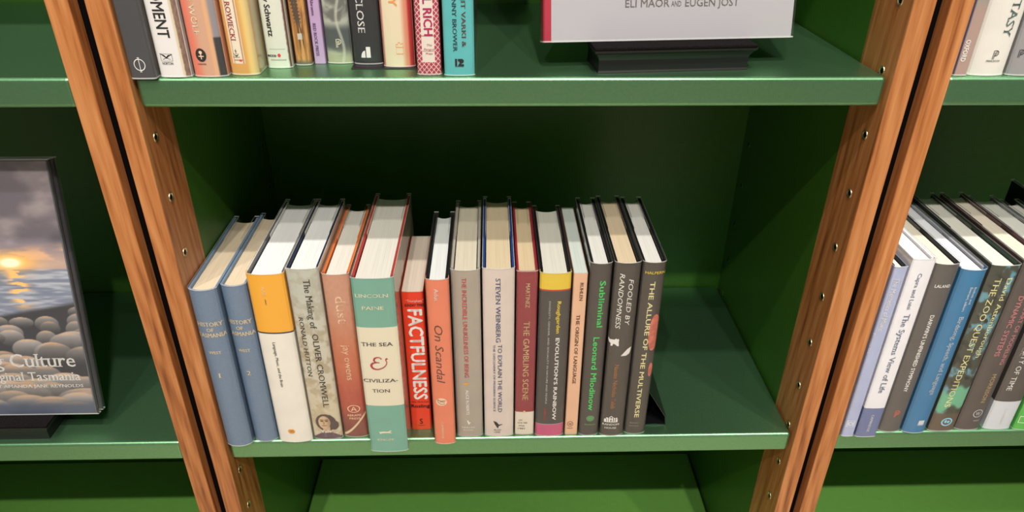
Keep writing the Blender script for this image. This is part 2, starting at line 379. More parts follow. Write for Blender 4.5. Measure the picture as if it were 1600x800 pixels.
EXTRA = {'emblem_face': (stroke([(-.35, .3), (-.3, -.1), (-.05, -.3), (.3, -.25)], .05) + stroke([(-.35, .3), (-.05, .12), (.38, .16)], .07) + stroke([(-.2, 0), (.05, .05), (.3, -.05)], .05), 'brownink'),
         'shield': (stroke([(0, -.3), (0, .15)], .09) + [ell(0, .2, .16, .12, 12), rect(-.25, -.12, .25, -.05)], 'peach'),
         'ring2': (stroke(ell(0, 0, .12, .18, 12), .07, True), 'ink')}
def polys_bm(polys, cx, cz, w, h):
    bm = bmesh.new()
    for p in polys:
        vs = [bm.verts.new((cx + q[0] * w, 0, cz + q[1] * h)) for q in p]
        try: bm.faces.new(vs)
        except ValueError: pass
    bmesh.ops.triangulate(bm, faces=bm.faces)
    return bm
def print_patch(name, parent, pos, func, nx, nz, mat):
    """grid of coloured points; pos(s,t)->(x,y,z) arrays, func(s,t)->srgb arrays"""
    s, t = np.meshgrid(np.linspace(0, 1, nx), np.linspace(0, 1, nz)); x, y, z = pos(s, t)
    V = np.stack([x, y, z], -1).reshape(-1, 3); n = nx * nz
    i = np.arange(n).reshape(nz, nx); F = np.stack([i[:-1, :-1], i[:-1, 1:], i[1:, 1:], i[1:, :-1]], -1).reshape(-1, 4)
    me = bpy.data.meshes.new(name); me.vertices.add(n); me.vertices.foreach_set('co', V.ravel())
    me.loops.add(F.size); me.loops.foreach_set('vertex_index', F.ravel())
    me.polygons.add(len(F)); me.polygons.foreach_set('loop_start', np.arange(len(F)) * 4); me.polygons.foreach_set('loop_total', np.full(len(F), 4))
    me.polygons.foreach_set('use_smooth', np.ones(len(F), bool))
    me.update(); me.validate()
    c = lin(np.clip(func(s, t), 0, 255)).reshape(-1, 3); at = me.color_attributes.new('print_col', 'FLOAT_COLOR', 'POINT')
    at.data.foreach_set('color', np.concatenate([c, np.ones((n, 1))], 1).ravel())
    me.materials.append(mat)
    return link(bpy.data.objects.new(name, me), parent)

def offset_path(P, d):
    out = []; n = len(P)
    for i in range(n):
        N = Vector((0, 0))
        if i > 0: e = Vector(P[i]) - Vector(P[i - 1]); e.normalize(); N += Vector((e.y, -e.x))
        if i < n - 1: e = Vector(P[i + 1]) - Vector(P[i]); e.normalize(); N += Vector((e.y, -e.x))
        if N.length < 1e-6: N = Vector((1, 0))
        N.normalize(); out.append((P[i][0] + N.x * d, P[i][1] + N.y * d))
    return out
def strip(P, Q, zs, pick):
    """wall between an outer path P and an inner path Q, cut at the levels zs"""
    n = len(P); V = []; F = []; I = []
    for path in (P, Q):
        for z in zs:
            for p in path: V.append((p[0], p[1], z))
    m = len(zs); o = n * m
    for k in range(m - 1):
        for i in range(n - 1):
            a = k * n + i; mi = pick(i, (zs[k] + zs[k + 1]) / 2)
            F.append((a, a + 1, a + n + 1, a + n)); I.append(mi)
            F.append((o + a, o + a + n, o + a + n + 1, o + a + 1)); I.append(mi)
    for k, fl in ((0, 0), (m - 1, 1)):
        for i in range(n - 1):
            a = k * n + i; f = (a, a + 1, o + a + 1, o + a); F.append(f if fl else f[::-1]); I.append(pick(i, zs[k]))
    for i in (0, n - 1):
        for k in range(m - 1):
            a = k * n + i; F.append((a, a + n, o + a + n, o + a)); I.append(pick(min(i, n - 2), zs[k]))
    return V, F, I
def make_book(name, label, x0, x1, y, zb, h, depth=0.165, bulge=0.003, kind='hard', spine=(200, 200, 200), side=None, board=None,
              page=(240, 236, 226), bands=None, sleeve=True, prnt=None, rough=0.36, group=None, cat='book', rz=0.0, cloth=False, name2='jacket', gap=0.0014):
    bk = Book(); bk.t = t = (x1 - x0) - gap; bk.h = h; bk.depth = depth
    root = thing(name, label, cat, ((x0 + x1) / 2, y, zb + 0.0003), rz, group); bk.root = root
    bk.prof = lambda x: bulge * min(1.0, abs(x) / (t / 2)) ** 2.3 + (0.0009 * max(0.0, (abs(x) / (t / 2) - 0.86) / 0.14) ** 2)
    e = bulge + 0.0009
    sp = [(x, bk.prof(x)) for x in np.linspace(-t / 2, t / 2, 19)]
    side = side or spine; board = board or side
    smat = plain(spine, rough, 0.5, var=0.05 if not cloth else 0.10, bump=0.03 if not cloth else 0.5, scale=30 if not cloth else 900)
    mats = [smat, plain(side, rough, 0.5)]
    bands = bands or []
    for b in bands: mats.append(plain(b[2], rough, 0.5))
    zs = sorted({0.0, h} | {b[0] for b in bands} | {b[1] for b in bands})
    if kind == 'hard':
        bt = 0.0034
        left = [(-t / 2 + bt, depth * 0.5), (-t / 2 + bt, depth - 0.0006), (-t / 2, depth - 0.0006), (-t / 2, e + 0.006)] if not cloth else [(-t / 2, depth - 0.0006), (-t / 2, e + 0.006)]
        th = 0.00045 if not cloth else 0.0022
    else:
        left = [(-t / 2, depth), (-t / 2, e + 0.003)]; th = 0.0004
    right = [(-p[0], p[1]) for p in left[::-1]]
    P = left + sp + right; Q = offset_path(P, -th)
    nl = len(left)
    def pick(i, z):
        if nl - 1 <= i < nl + len(sp):
            for k, b in enumerate(bands):
                if b[0] <= z <= b[1]: return 2 + k
            return 0
        for k, b in enumerate(bands):
            if b[0] <= z <= b[1] and len(b) > 3: return 2 + k
        return 1
    V, F, I = strip(P, Q, zs, pick)
    bk.cover = mesh_obj('cover' if (cloth or kind != 'hard') else 'dust_jacket', V, F, mats, root, I)
    # boards of a hardback, inside the jacket
    ins = th + 0.0002
    if kind == 'hard' and not cloth:
        bm_ = plain(board, 0.5, 0.3)
        for s in (-1, 1):
            xa, xb = sorted((s * (t / 2 - 0.0006), s * (t / 2 - 0.0028)))
            box_obj('cover_board', (xa, e + 0.004, 0.0004), (xb, depth - 0.0016, h - 0.0006), bm_, root)
        ins = 0.0040
    elif cloth: ins = 0.0024
    # pages
    ov = 0.0034 if kind == 'hard' else 0.0002
    w = t / 2 - ins; pts = []
    for x in np.linspace(-w, w, 13): pts.append((x, 0.0016 + bk.prof(x * t / 2 / w) * 0.9))
    ed = depth - (0.0045 if kind == 'hard' else 0.0004); cv = 0.004 if kind == 'hard' else 0.0
    for x in np.linspace(w, -w, 9): pts.append((x, ed - cv * (1 - (x / w) ** 2)))
    extrude_poly('page_block', pts, 'z', ov, h - ov, page_mat(page), root)
    # clear library sleeve: film wrapped round the jacket with a welded hem
    if sleeve:
        Ps = [(-t / 2 + 0.0046, depth * 0.66), (-t / 2 + 0.0046, depth + 0.001)] + [(-t / 2, depth + 0.001), (-t / 2, e + 0.006)] + sp + [(t / 2, e + 0.006), (t / 2, depth + 0.001), (t / 2 - 0.0046, depth + 0.001), (t / 2 - 0.0046, depth * 0.66)]
        if kind != 'hard': Ps = Ps[2:-2]
        Ps = offset_path(Ps, 0.0006)
        zz = [0.0002, 0.0015, h + 0.0002, h + 0.0015]; n = len(Ps); V = []; F = []; I = []
        for z in zz:
            for q in Ps: V.append((q[0], q[1], z))
        for k in range(3):
            for i in range(n - 1): F.append((k * n + i, k * n + i + 1, (k + 1) * n + i + 1, (k + 1) * n + i)); I.append(0 if k == 1 else 1)
        mesh_obj('clear_sleeve', V, F, [FILM, HEM], root, I, smooth=False)
    if prnt:
        pz0, pz1, fn, res = prnt
        def pos(s, tt):
            x = -t / 2 * 0.985 + t * 0.985 * s; yv = np.vectorize(bk.prof)(x) - 0.00015
            return x, yv, pz0 + (pz1 - pz0) * tt
        print_patch('spine_print', bk.cover, pos, fn, max(8, int(t / res)), max(8, int((pz1 - pz0) / res)), print_mat(rough))
    return bk
def decorate(bk, items):
    for mode, s, a, b, c, cap, col, style in items:
        a, b, c, cap = a / 1e3, b / 1e3, c / 1e3, cap / 1e3
        if mode == 's':
            if s.startswith('blob'):
                bm = polys_bm([ell(0, 0, .5, .5, 30)], a, b, c, cap); m = PLANET; nm = 'printed_planet'
            else:
                bm = polys_bm(shape_polys(s), a, b, c, cap); m = tcol(col); nm = 'printed_emblem'
            for v in bm.verts: v.co.x = max(-bk.t / 2, min(bk.t / 2, v.co.x))
            conform(bm, bk, 0.00034); bm_obj(nm, bm, m, bk.cover)
            if s in EXTRA:
                bm = polys_bm(EXTRA[s][0], a, b, c, cap); conform(bm, bk, 0.00046); bm_obj('printed_emblem', bm, tcol(EXTRA[s][1]), bk.cover)
        else:
            bm = flat_text(s, style, mode, a, b, c, cap)
            for v in bm.verts: v.co.x = max(-bk.t / 2, min(bk.t / 2, v.co.x))
            conform(bm, bk, 0.00042); bm_obj('lettering', bm, tcol(col), bk.cover)
PLANET = plain((206, 110, 92), 0.4, var=0.35, scale=120)

# ------------------------------------------------------------------ pictures printed on spines and covers
def pr_cromwell(s, t):
    n = fbm(s * 5, t * 32, 3); c = mixc(rgb((206, 202, 186), s), (176, 164, 138), sstep(.42, .7, n))
    c = mixc(c, (186, 194, 186), sstep(.5, .95, t) * .6); c = mixc(c, (214, 196, 156), sstep(.5, .15, t) * .45)
    hair = ((s - .50) / .36) ** 2 + ((t - .112) / .055) ** 2 + .35 * (fbm(s * 9, t * 60, 8) - .5); c = mixc(c, (74, 60, 58), sstep(1.05, .9, hair))
    loc_ = ((s - .78) / .16) ** 2 + ((t - .092) / .03) ** 2; c = mixc(c, (82, 68, 66), sstep(1.1, .9, loc_))
    coat = sstep(.0, .008, .062 - .055 * np.abs(s - .5) ** 1.3 * 2 - t); c = mixc(c, (92, 70, 84), coat)
    c = mixc(c, (120, 96, 104), coat * sstep(.5, .8, fbm(s * 7, t * 50, 5)))
    neck = (np.abs(s - .5) < .13) & (t < .085) & (t > .05); c[neck] = (196, 166, 132)
    face = ((s - .45) / .21) ** 2 + ((t - .112) / .042) ** 2; c = mixc(c, (212, 182, 146), sstep(1.05, .92, face))
    c = mixc(c, (168, 132, 104), sstep(1.05, .92, face) * sstep(.46, .62, s) * .7)
    for ex in (.37, .53): c = mixc(c, (64, 48, 44), sstep(1.2, .7, ((s - ex) / .06) ** 2 + ((t - .121) / .004) ** 2))
    for ex in (.37, .53): c = mixc(c, (92, 70, 60), sstep(1.2, .7, ((s - ex) / .08) ** 2 + ((t - .129) / .0025) ** 2))
    c = mixc(c, (150, 112, 90), sstep(1.2, .7, ((s - .43) / .03) ** 2 + ((t - .108) / .012) ** 2) * .7)
    c = mixc(c, (120, 70, 64), sstep(1.2, .7, ((s - .44) / .09) ** 2 + ((t - .092) / .003) ** 2))
    return c
def pr_dust(s, t):
    c = mixc(rgb((206, 152, 126), s), (200, 112, 78), sstep(.9, .45, t)); c = mixc(c, (182, 80, 60), sstep(.5, .25, t)); c = mixc(c, (132, 68, 58), sstep(.25, .05, t))
    c = c + (fbm(s * 12, t * 60, 2)[..., None] - .5) * 14
    d = (t - (.012 + .15 * (s * .9 + .1) ** 1.5)); c = mixc(c, (226, 206, 168), sstep(.012, .005, np.abs(d)) * sstep(-.05, .3, s + .2))
    return c
def pr_zoo(s, t):
    n = fbm(s * 4 + t * 3, t * 18, 11); m = fbm(s * 6, t * 30 + s * 2, 17)
    c = mixc(rgb((62, 66, 56), s), (96, 150, 168), sstep(.52, .72, n)); c = mixc(c, (34, 36, 30), sstep(.55, .75, m))
    c = mixc(c, (104, 176, 140), sstep(.03, .0, np.abs(t - .2 - .04 * s + .02 * np.sin(s * 9)) - .05)); c = mixc(c, (92, 78, 64), sstep(.13, .11, t))
    return c
def pr_wheat(s, t):
    n = fbm(s * 14, t * 3, 4); c = mixc(rgb((176, 118, 60), s), (216, 158, 92), sstep(.4, .65, n)); c = mixc(c, (116, 74, 48), sstep(.6, .85, fbm(s * 10, t * 5, 9)))
    for k, sx in enumerate((.35, .6)):
        st = np.abs(s - sx - .12 * np.sin(t * 5 + k)); c = mixc(c, (70, 60, 52), sstep(.05, .02, st) * sstep(.12, .3, t)); c = mixc(c, (88, 70, 54), sstep(.14, .1, st + .05 * np.sin(t * 160)) * sstep(.45, .55, t))
    c = mixc(c, (206, 200, 190), ((np.abs(s - .5) < .14) & (np.abs(t - .34) < .035)).astype(float)); c = mixc(c, (110, 100, 86), sstep(.08, .02, t))
    return c
def pr_swirl(s, t):
    ang = np.arctan2(t - 1.0, (s - .7) * .5); r = np.hypot(t - 1.0, (s - .7) * .5); n = fbm(r * 9 + ang * 1.2, ang * 2.0 + r, 6)
    c = mixc(rgb((112, 114, 108), s), (186, 188, 176), sstep(.35, .7, n)); c = mixc(c, (84, 90, 90), sstep(.5, .38, t) * sstep(.1, .25, t)); c = mixc(c, (178, 180, 150), sstep(.2, .05, t))
    c = mixc(c, (206, 206, 190), sstep(.09, .02, np.abs(s - .62 - .1 * np.sin(t * 9))) * .7)
    return c
def pr_wolf(s, t):
    c = mixc(rgb((232, 128, 104), s), (214, 168, 140), sstep(.08, .45, s)); c = mixc(c, (228, 178, 132), sstep(.62, .7, s)); c = mixc(c, (150, 144, 150), sstep(.74, .86, s))
    return mixc(c, (58, 58, 60), sstep(.78, .82, s) * sstep(.36, .34, t))
def pr_cream(s, t):
    c = mixc(rgb((240, 226, 196), s), (226, 150, 118), sstep(.6, .8, s)); c = mixc(c, (196, 58, 62), sstep(.82, .9, s)); return mixc(c, (216, 90, 96), sstep(.08, .0, s))
def pr_lattice(s, t):
    u = s * 5.0; v = t * 15.0; a = np.abs((u + v) % 1 - .5); b = np.abs((u - v) % 1 - .5); c = rgb((184, 52, 76), s)
    c = mixc(c, (238, 226, 222), np.maximum(sstep(.1, .05, a), sstep(.1, .05, b)))
    panel = ((np.abs(s - .5) < .27) & (t > .16)).astype(float); c = mixc(c, (238, 228, 218), panel)
    for q in (.47, .41, .35, .29): c = mixc(c, (176, 120, 116), panel * sstep(.006, .003, np.abs(t - q)) * (q in (.47, .29)))
    return c
def pr_fur(s, t):
    c = rgb((234, 232, 230), s); c = mixc(c, (222, 208, 178), sstep(.76, .8, s)); f = fbm(s * 20, t * 40, 3)
    return mixc(c, (112, 82, 72), sstep(.84, .87, s + .03 * (f - .5)) * (0.6 + .4 * f))
def pr_yellow(s, t):
    c = mixc(rgb((222, 168, 92), s), (236, 206, 130), sstep(.62, .8, s)); c = mixc(c, (214, 196, 140), sstep(.85, .95, s))
    panel = ((s > .14) & (s < .6) & (t > .14)).astype(float); c = mixc(c, (240, 230, 208), panel)
    ln = panel * ((np.minimum(np.abs(s - .2), np.abs(s - .54)) < .016) | ((np.abs(t - .18) < .008) & (s > .2) & (s < .54)))
    return mixc(c, (176, 120, 80), ln * .8)
def pr_pale(s, t):
    c = rgb((226, 230, 218), s); n = fbm(s * 16, t * 30, 5); c = mixc(c, (112, 76, 66), sstep(.9, .94, s + .03 * (n - .5)))
    ln = ((np.abs(t - .235) < .006) | (np.abs(t - .10) < .006)) & (s > .15) & (s < .82); return mixc(c, (150, 150, 140), ln.astype(float) * .7)
def pr_oxford(s, t):
    c = mixc(rgb((176, 150, 140), s), (96, 160, 150), sstep(.55, .95, t)); return mixc(c, (60, 62, 92), sstep(.14, .06, s))
def pr_sunset(s, t):
    """sea at sunset with rounded stones, as printed on the cover"""
    n = fbm(s * 4, t * 9, 2, 5); c = mixc(rgb((128, 120, 130), s), (182, 170, 174), sstep(.35, .7, n))
    c = mixc(c, (86, 82, 94), sstep(.55, .75, fbm(s * 3 + 4, t * 7, 9)) * .8); HZ = .60
    band = sstep(.05, .0, np.abs(t - .665 - .01 * np.sin(s * 6))); c = mixc(c, (236, 178, 130), band * sstep(.45, .65, fbm(s * 7, t * 40, 12)) * .8)
    c = mixc(c, (226, 186, 160), sstep(.09, .0, np.abs(t - HZ - .02)) * .6)
    sea = t < HZ; w = fbm(s * 8, t * 90, 5, 3); cs = mixc(rgb((120, 128, 148), s), (176, 180, 190), sstep(.4, .75, w)); cs = mixc(cs, (150, 150, 168), sstep(.3, .2, t)); c[sea] = cs[sea]
    sx = .73
    g = np.exp(-(((s - sx) / .11) ** 2 + ((t - HZ - .028) / .03) ** 2)); c = mixc(c, (255, 190, 96), np.clip(g * 1.5, 0, 1)); g2 = np.exp(-(((s - sx) / .045) ** 2 + ((t - HZ - .026) / .016) ** 2)); c = mixc(c, (255, 248, 214), np.clip(g2 * 2, 0, 1))
    gl = np.exp(-((s - sx - .02) / .045) ** 2) * sea * sstep(.45, .6, fbm(s * 14, t * 110, 7, 2)) * sstep(.42, .5, t); c = mixc(c, (255, 196, 120), np.clip(gl * 1.4, 0, 1))
    rng = np.random.RandomState(5); rows = []
    shore = sstep(.012, -.01, t - (.335 + .13 * s)); c = mixc(c, (58, 58, 62), shore)
    for k in range(95):
        q = k / 94; x = rng.uniform(-.05, 1.05); y = (.335 + .13 * x) * (1 - q) - .04 * q; rad = .045 + .095 * q; rows.append((y, x, rad * rng.uniform(.8, 1.3), rad * rng.uniform(.42, .6), rng.uniform(.8, 1.1)))
    rows.sort(key=lambda r: -r[0])
    for y, x, rx, ry, br in rows:
        d = np.sqrt(((s - x) / rx) ** 2 + ((t - y) / ry) ** 2); m = sstep(1.02, .94, d)
        lt = np.clip(.5 + .5 * (t - y) / ry, 0, 1); base = mixc(rgb((62, 62, 66), s), (168, 162, 158), lt ** 1.3) * br
        base = mixc(base, (226, 170, 120), sstep(.8, 1.0, lt) * sstep(.5, .1, np.abs(s - sx) / 1.0) * .55); c = mixc(c, base + (fbm(s * 40, t * 50, 3)[..., None] - .5) * 10, m)
    return mixc(c, (74, 84, 104), sstep(.075, .03, t) * .85)

# ------------------------------------------------------------------ books standing in rows
# id: x0, x1, y, base ('U' upper shelf), height
GEO = {
'B1': (-.3434, -.3125, -.001, 0, .2208),
'B2': (-.3120, -.2837, .0062, 0, .2214),
'B3': (-.2815, -.2412, .0044, 0, .2364),
'B4': (-.2409, -.2054, .0085, 0, .2402),
'B5': (-.2051, -.1746, .0116, 0, .2313),
'B6': (-.1692, -.1242, -.0135, 0, .2417),
'B7': (-.1240, -.0985, .0233, 0, .2011),
'B8': (-.0942, -.0684, -.0023, 0, .2325),
'B9': (-.0681, -.0356, .0094, 0, .2364),
'B10': (-.0344, .0014, .0093, 0, .2381),
'B11': (.0023, .0262, .0114, 0, .2334),
'B12': (.0270, .0620, .0086, 0, .2324),
'B13': (.0632, .0796, .0108, 0, .2308),
'B14': (.0805, .1050, .0087, 0, .2438),
'B15': (.1062, .1354, .0076, 0, .2449),
'B16': (.1366, .1628, .0103, 0, .2438),
'R1': (.4022, .4183, .0006, 0, .2417),
'R2': (.4188, .4452, -.0008, 0, .2518),
'R3': (.4515, .4803, .0072, 0, .2404),
'R4': (.4807, .5104, .0044, 0, .2346),
'R5': (.5137, .5466, .0071, 0, .2383),
'R6': (.5490, .5800, .0086, 0, .242),
'R7': (.5845, .6200, .0090, 0, .238),
'R8': (.6213, .6491, .0072, 0, .236),
'U1': (-.3435, -.3214, .0019, 'U', .25),
'U2': (-.3209, -.2922, .0077, 'U', .24),
'U3': (-.2908, -.2603, .0086, 'U', .235),
'U4': (-.2598, -.2335, .0146, 'U', .235),
'U5': (-.2325, -.2088, .0375, 'U', .235),
'U6': (-.2085, -.1926, .0462, 'U', .23),
'U7': (-.1922, -.1803, .0528, 'U', .23),
'U8': (-.1797, -.1547, .0528, 'U', .235),
'U9': (-.1530, -.1254, .0460, 'U', .24),
'U10': (-.1240, -.0938, .0372, 'U', .235),
'U11': (-.0907, -.0677, .0139, 'U', .22),
'U12': (-.0658, -.0372, .0108, 'U', .24),
'P1': (.4050, .4195, .0101, 'U', .24),
'P2': (.4203, .4561, .0100, 'U', .24),
'P3': (.4568, .4849, .0099, 'U', .24),
'R9': (.6508, .6830, .0100, 0, .2510),
}
TEXTS = [
('B1','a','HISTORY',0.7,178.1,27.1,5.3,'gold','s'),
('B1','a','OF',0.3,170.7,7.5,4.6,'gold','s'),
('B1','a','TASMANIA',0.9,163.7,30.8,5.4,'gold','s'),
('B1','a','WEST',-0.6,140.2,13.9,3.9,'gold','s'),
('B1','a','1',-1.5,108.3,2.8,6.4,'gold','s'),
('B2','a','HISTORY',-0.3,175.6,26.1,5.4,'gold','s'),
('B2','a','OF',-1.0,167.9,7.6,4.6,'gold','s'),
('B2','a','TASMANIA',-0.6,160.2,29.8,5.4,'gold','s'),
('B2','a','WEST',-1.5,137.4,13.4,3.9,'gold','s'),
('B2','a','2',-1.7,105.6,4.3,6.4,'gold','s'),
('B3','d','Arbib',-3.1,222.1,210.8,3.0,'cream','s'),
('B3','d','editor',-2.9,206.0,198.8,1.9,'ink','n'),
('B3','d','Language, Music, and the Brain',-2.8,149.3,86.1,3.5,'ink','n'),
('B3','s','square',-2.6,17.9,8.3,7.6,'ochre','n'),
('B4','d','The Making of',4.0,227.8,164.2,7.4,'ink','s'),
('B4','d','OLIVER CROMWELL',4.0,157.0,50.8,7.0,'ink','s'),
('B4','d','RONALD HUTTON',-8.5,179.5,96.9,5.2,'ink','s'),
('B4','a','Yale',-1.1,13.2,13.0,4.7,'white','s'),
('B5','d','dust',2.9,204.4,168.3,11.6,'peach','n'),
('B5','d','jay owens',1.6,139.3,88.8,6.4,'peach','n'),
('B5','s','oval_a',1.3,45.1,15.1,11.8,'peach','n'),
('B5','a','ABRAMS',0.8,35.2,16.7,3.4,'peach','n'),
('B5','a','PRESS',1.3,30.2,12.9,3.1,'peach','n'),
('B6','a','LINCOLN',-1.8,221.0,35.0,4.4,'cream','s'),
('B6','a','PAINE',-1.8,205.8,23.3,4.5,'cream','s'),
('B6','a','THE SEA',-1.3,158.6,34.4,5.0,'ink','s'),
('B6','s','ampersand',-1.0,132.4,19.6,18.0,'crimson','n'),
('B6','a','CIVILIZA-',-1.6,108.4,38.3,4.8,'ink','s'),
('B6','a','TION',-2.1,93.8,20.0,4.8,'ink','s'),
('B6','s','dog',-2.5,31.3,15.6,5.8,'cream','n'),
('B6','a','KNOPF',-3.0,19.7,19.5,3.2,'cream','s'),
('B7','a','“Triumphant.”',2.3,190.0,19.7,3.3,'white','n'),
('B7','a','SUNDAY TIMES',1.5,184.3,21.9,3.6,'ink','bi'),
('B7','d','FACTFULNESS',2.0,178.9,48.1,16.3,'white','b'),
('B7','a','Hans, Ola & Anna',-0.0,44.5,20.0,2.2,'ink','n'),
('B7','a','Rosling',0.1,38.0,22.3,5.2,'ink','b'),
('B7','a','S',-0.1,13.7,3.9,8.7,'ink','n'),
('B7','a','sceptre',-0.1,7.0,8.6,1.6,'ink','n'),
('B8','d','Adut',-1.0,221.7,206.4,4.7,'white','n'),
('B8','d','On Scandal',-0.6,174.7,94.3,9.7,'brownink','ti'),
('B8','s','emblem_face',-1.8,66.2,12.6,11.6,'peach','n'),
('B8','d','CAMBRIDGE',-2.1,34.5,9.3,2.6,'cream','n'),
('B9','d','THE INCREDIBLE UNLIKELINESS OF BEING',-1.5,227.6,92.4,5.2,'red','n'),
('B9','s','lamp',-2.7,82.6,5.9,5.8,'ochre','n'),
('B9','d','ALICE ROBERTS',-1.6,73.7,35.5,3.6,'white','b'),
('B9','s','bird',-0.8,23.1,5.4,7.8,'white','n'),
('B9','a','HERON',-1.6,15.3,14.7,2.6,'white','n'),
('B9','a','BOOKS',-1.7,11.2,11.6,2.1,'white','n'),
('B10','d','STEVEN WEINBERG',-0.4,226.7,142.3,5.5,'navy','n'),
('B10','d','TO EXPLAIN THE WORLD',1.4,139.2,39.1,5.0,'navy','n'),
('B10','d','THE DISCOVERY OF MODERN SCIENCE',-5.2,138.8,39.9,2.6,'navy','n'),
('B10','s','bird',-1.6,19.4,12.4,11.3,'ink','n'),
('B10','a','ALLEN',-2.1,10.8,8.5,2.3,'ink','n'),
('B10','a','LANE',-2.1,7.2,7.0,2.3,'ink','n'),
('B11','d','MARTINEZ',1.0,218.8,187.3,4.7,'gold','n'),
('B11','d','THE GAMBLING SCENE',0.5,169.3,55.4,7.1,'gold','n'),
('B11','a','1',-0.5,37.4,2.3,3.4,'gold','n'),
('B11','a','LD',-4.7,24.2,3.9,2.3,'ink','n'),
('B11','a','OVI 305',-2.3,19.6,11.6,2.3,'ink','n'),
('B11','a','.M36',-3.7,15.0,7.8,2.3,'ink','n'),
('B11','a','1983',-3.6,10.5,8.6,2.3,'ink','n'),
('B12','d','Roughgarden',5.1,197.2,154.3,4.2,'yellow','b'),
('B12','d','EVOLUTION’S RAINBOW',5.0,148.1,26.0,4.3,'white','b'),
('B12','d','DIVERSITY, GENDER, AND SEXUALITY IN NATURE AND PEOPLE',-5.3,197.3,51.5,2.1,'palewhite','n'),
('B12','d','California',-5.8,44.5,26.6,3.1,'red','i'),
('B13','d','RUHLEN',1.7,219.7,196.3,3.8,'brownink','s'),
('B13','d','THE ORIGIN OF LANGUAGE',-0.1,178.0,79.9,4.3,'brownink','s'),
('B13','s','ring',-1.7,17.4,7.4,8.3,'brownink','n'),
('B13','a','W',-1.7,17.4,4.3,3.5,'brownink','n'),
('B13','a','WILEY',-1.7,10.6,7.0,1.8,'brownink','n'),
('B14','d','Subliminal',2.7,222.9,162.0,6.5,'neon','h'),
('B14','d','Leonard Mlodinow',0.6,148.4,40.4,6.9,'neon','h'),
('B14','s','ring2',0.6,27.6,9.3,8.7,'leaf','n'),
('B14','a','Pantheon',0.8,18.0,12.5,2.1,'leaf','n'),
('B15','d','FOOLED BY',4.8,225.3,164.9,5.5,'white','ti'),
('B15','d','RANDOMNESS',-5.2,232.2,160.4,5.5,'white','ti'),
('B15','s','cat',-8.5,141.8,13.0,11.4,'white','n'),
('B15','s','cat2',7.1,128.1,11.7,11.5,'white','n'),
('B15','d','Nassim Nicholas Taleb',-1.7,110.2,43.6,5.2,'orange','s'),
('B15','s','house',-2.4,27.0,16.3,10.4,'white','n'),
('B15','a','RANDOM',-2.1,18.5,20.3,3.1,'white','s'),
('B15','a','HOUSE',-2.2,13.0,14.1,3.0,'white','s'),
('B16','a','HALPERN',1.4,231.5,21.4,3.5,'yellow','n'),
('B16','d','THE ALLURE OF THE MULTIVERSE',-0.1,220.5,26.8,5.5,'butter','h'),
('B16','a','BASIC',-1.7,18.0,11.0,2.3,'greyink','n'),
('B16','a','BOOKS',-2.0,13.3,11.0,2.3,'greyink','n'),
('B16','s','blob1',8.1,152.0,13.0,50.3,None,'n'),
('B16','s','blob2',9.3,98.9,5.2,20.1,None,'n'),
('R1','d','The Memetics of Music',-1.2,228.0,159.0,5.6,'white','s'),
('R1','d','Steven Jan',-7.3,155.6,126.0,3.6,'white','s'),
('R1','s','crest',-1.3,20.7,9.5,9.7,'white','n'),
('R2','d','Capra and Luisi',-0.4,234.7,188.5,4.5,'greyblue','s'),
('R2','d','The Systems View of Life',0.4,182.3,69.8,6.8,'greyblue','s'),
('R2','d','CAMBRIDGE',0.2,35.9,9.0,3.1,'white','s'),
('R3','a','LALAND',0.7,213.2,17.1,4.0,'white','h'),
('R3','d','DARWIN’S UNFINISHED SYMPHONY',0.9,174.9,64.3,4.7,'white','h'),
('R3','s','p_mark',0.6,29.6,7.1,10.7,'coral','n'),
('R4','d','Bolhuis and',6.5,212.8,190.7,3.1,'white','n'),
('R4','d','Everaert, editors',1.6,212.9,181.3,3.1,'white','n'),
('R4','d','Birdsong, Speech, and Language',3.1,174.0,61.3,5.8,'palewhite','s'),
('R4','s','bars',3.4,16.5,7.2,8.1,'palewhite','n'),
('R5','d','David Attenborough',8.1,222.7,114.3,6.4,'butter','n'),
('R5','d','THE ZOO QUEST EXPEDITIONS',-4.7,222.8,39.3,7.1,'butter','n'),
('R5','s','badge',2.4,15.4,13.7,13.5,'sky','n'),
('R6','d','THE ART OF MODELING',7.0,194.7,102.2,5.8,'pinkink','h'),
('R6','d','DYNAMIC SYSTEMS',-3.5,198.2,114.6,5.8,'pinkink','h'),
('R6','d','MORRISON',4.1,88.3,44.4,5.4,'dullgold','h'),
('R6','s','ring',4.3,26.9,12.0,12.6,'palewhite','n'),
('R6','a','W',4.3,26.9,5.6,5.4,'palewhite','n'),
('R6','a','WILEY',5.8,15.4,8.1,2.0,'palewhite','n'),
('R7','d','VERSE',-9.9,142.5,113.9,6.0,'greyink','n'),
('R7','d','CITY OF TIME',-7.5,124.2,62.1,6.1,'white','n'),
('R7','d','CAMBRIDGE',0.8,35.3,9.2,3.2,'white','n'),
('R8','s','square_outline',-7.6,16.7,8.1,10.9,'white','n'),
('U1','s','phi',-0.5,13.0,10.1,12.5,'white','n'),
('U2','d','MOMENT',-1.7,84.0,35.1,10.7,'ink','h'),
('U2','s','gull',-4.2,17.9,11.2,6.9,'ink','n'),
('U2','a','NORTON',-4.1,12.7,9.6,2.5,'ink','h'),
('U3','d','E WOLF',-4.4,69.9,37.4,5.4,'cream','s'),
('U3','s','shield',-4.9,19.7,9.6,12.0,'ink','n'),
('U3','a','HARPER',-5.3,11.7,7.9,1.5,'ink','n'),
('U4','d','ROWIECKI',-4.6,64.6,31.0,4.7,'crimson','s'),
('U4','s','anchor',-4.7,20.2,4.6,6.4,'ink','n'),
('U4','a','DOUBLEDAY',-4.7,16.4,6.3,1.0,'ink','n'),
('U4','s','star',-1.5,13.6,2.9,2.6,'red','n'),
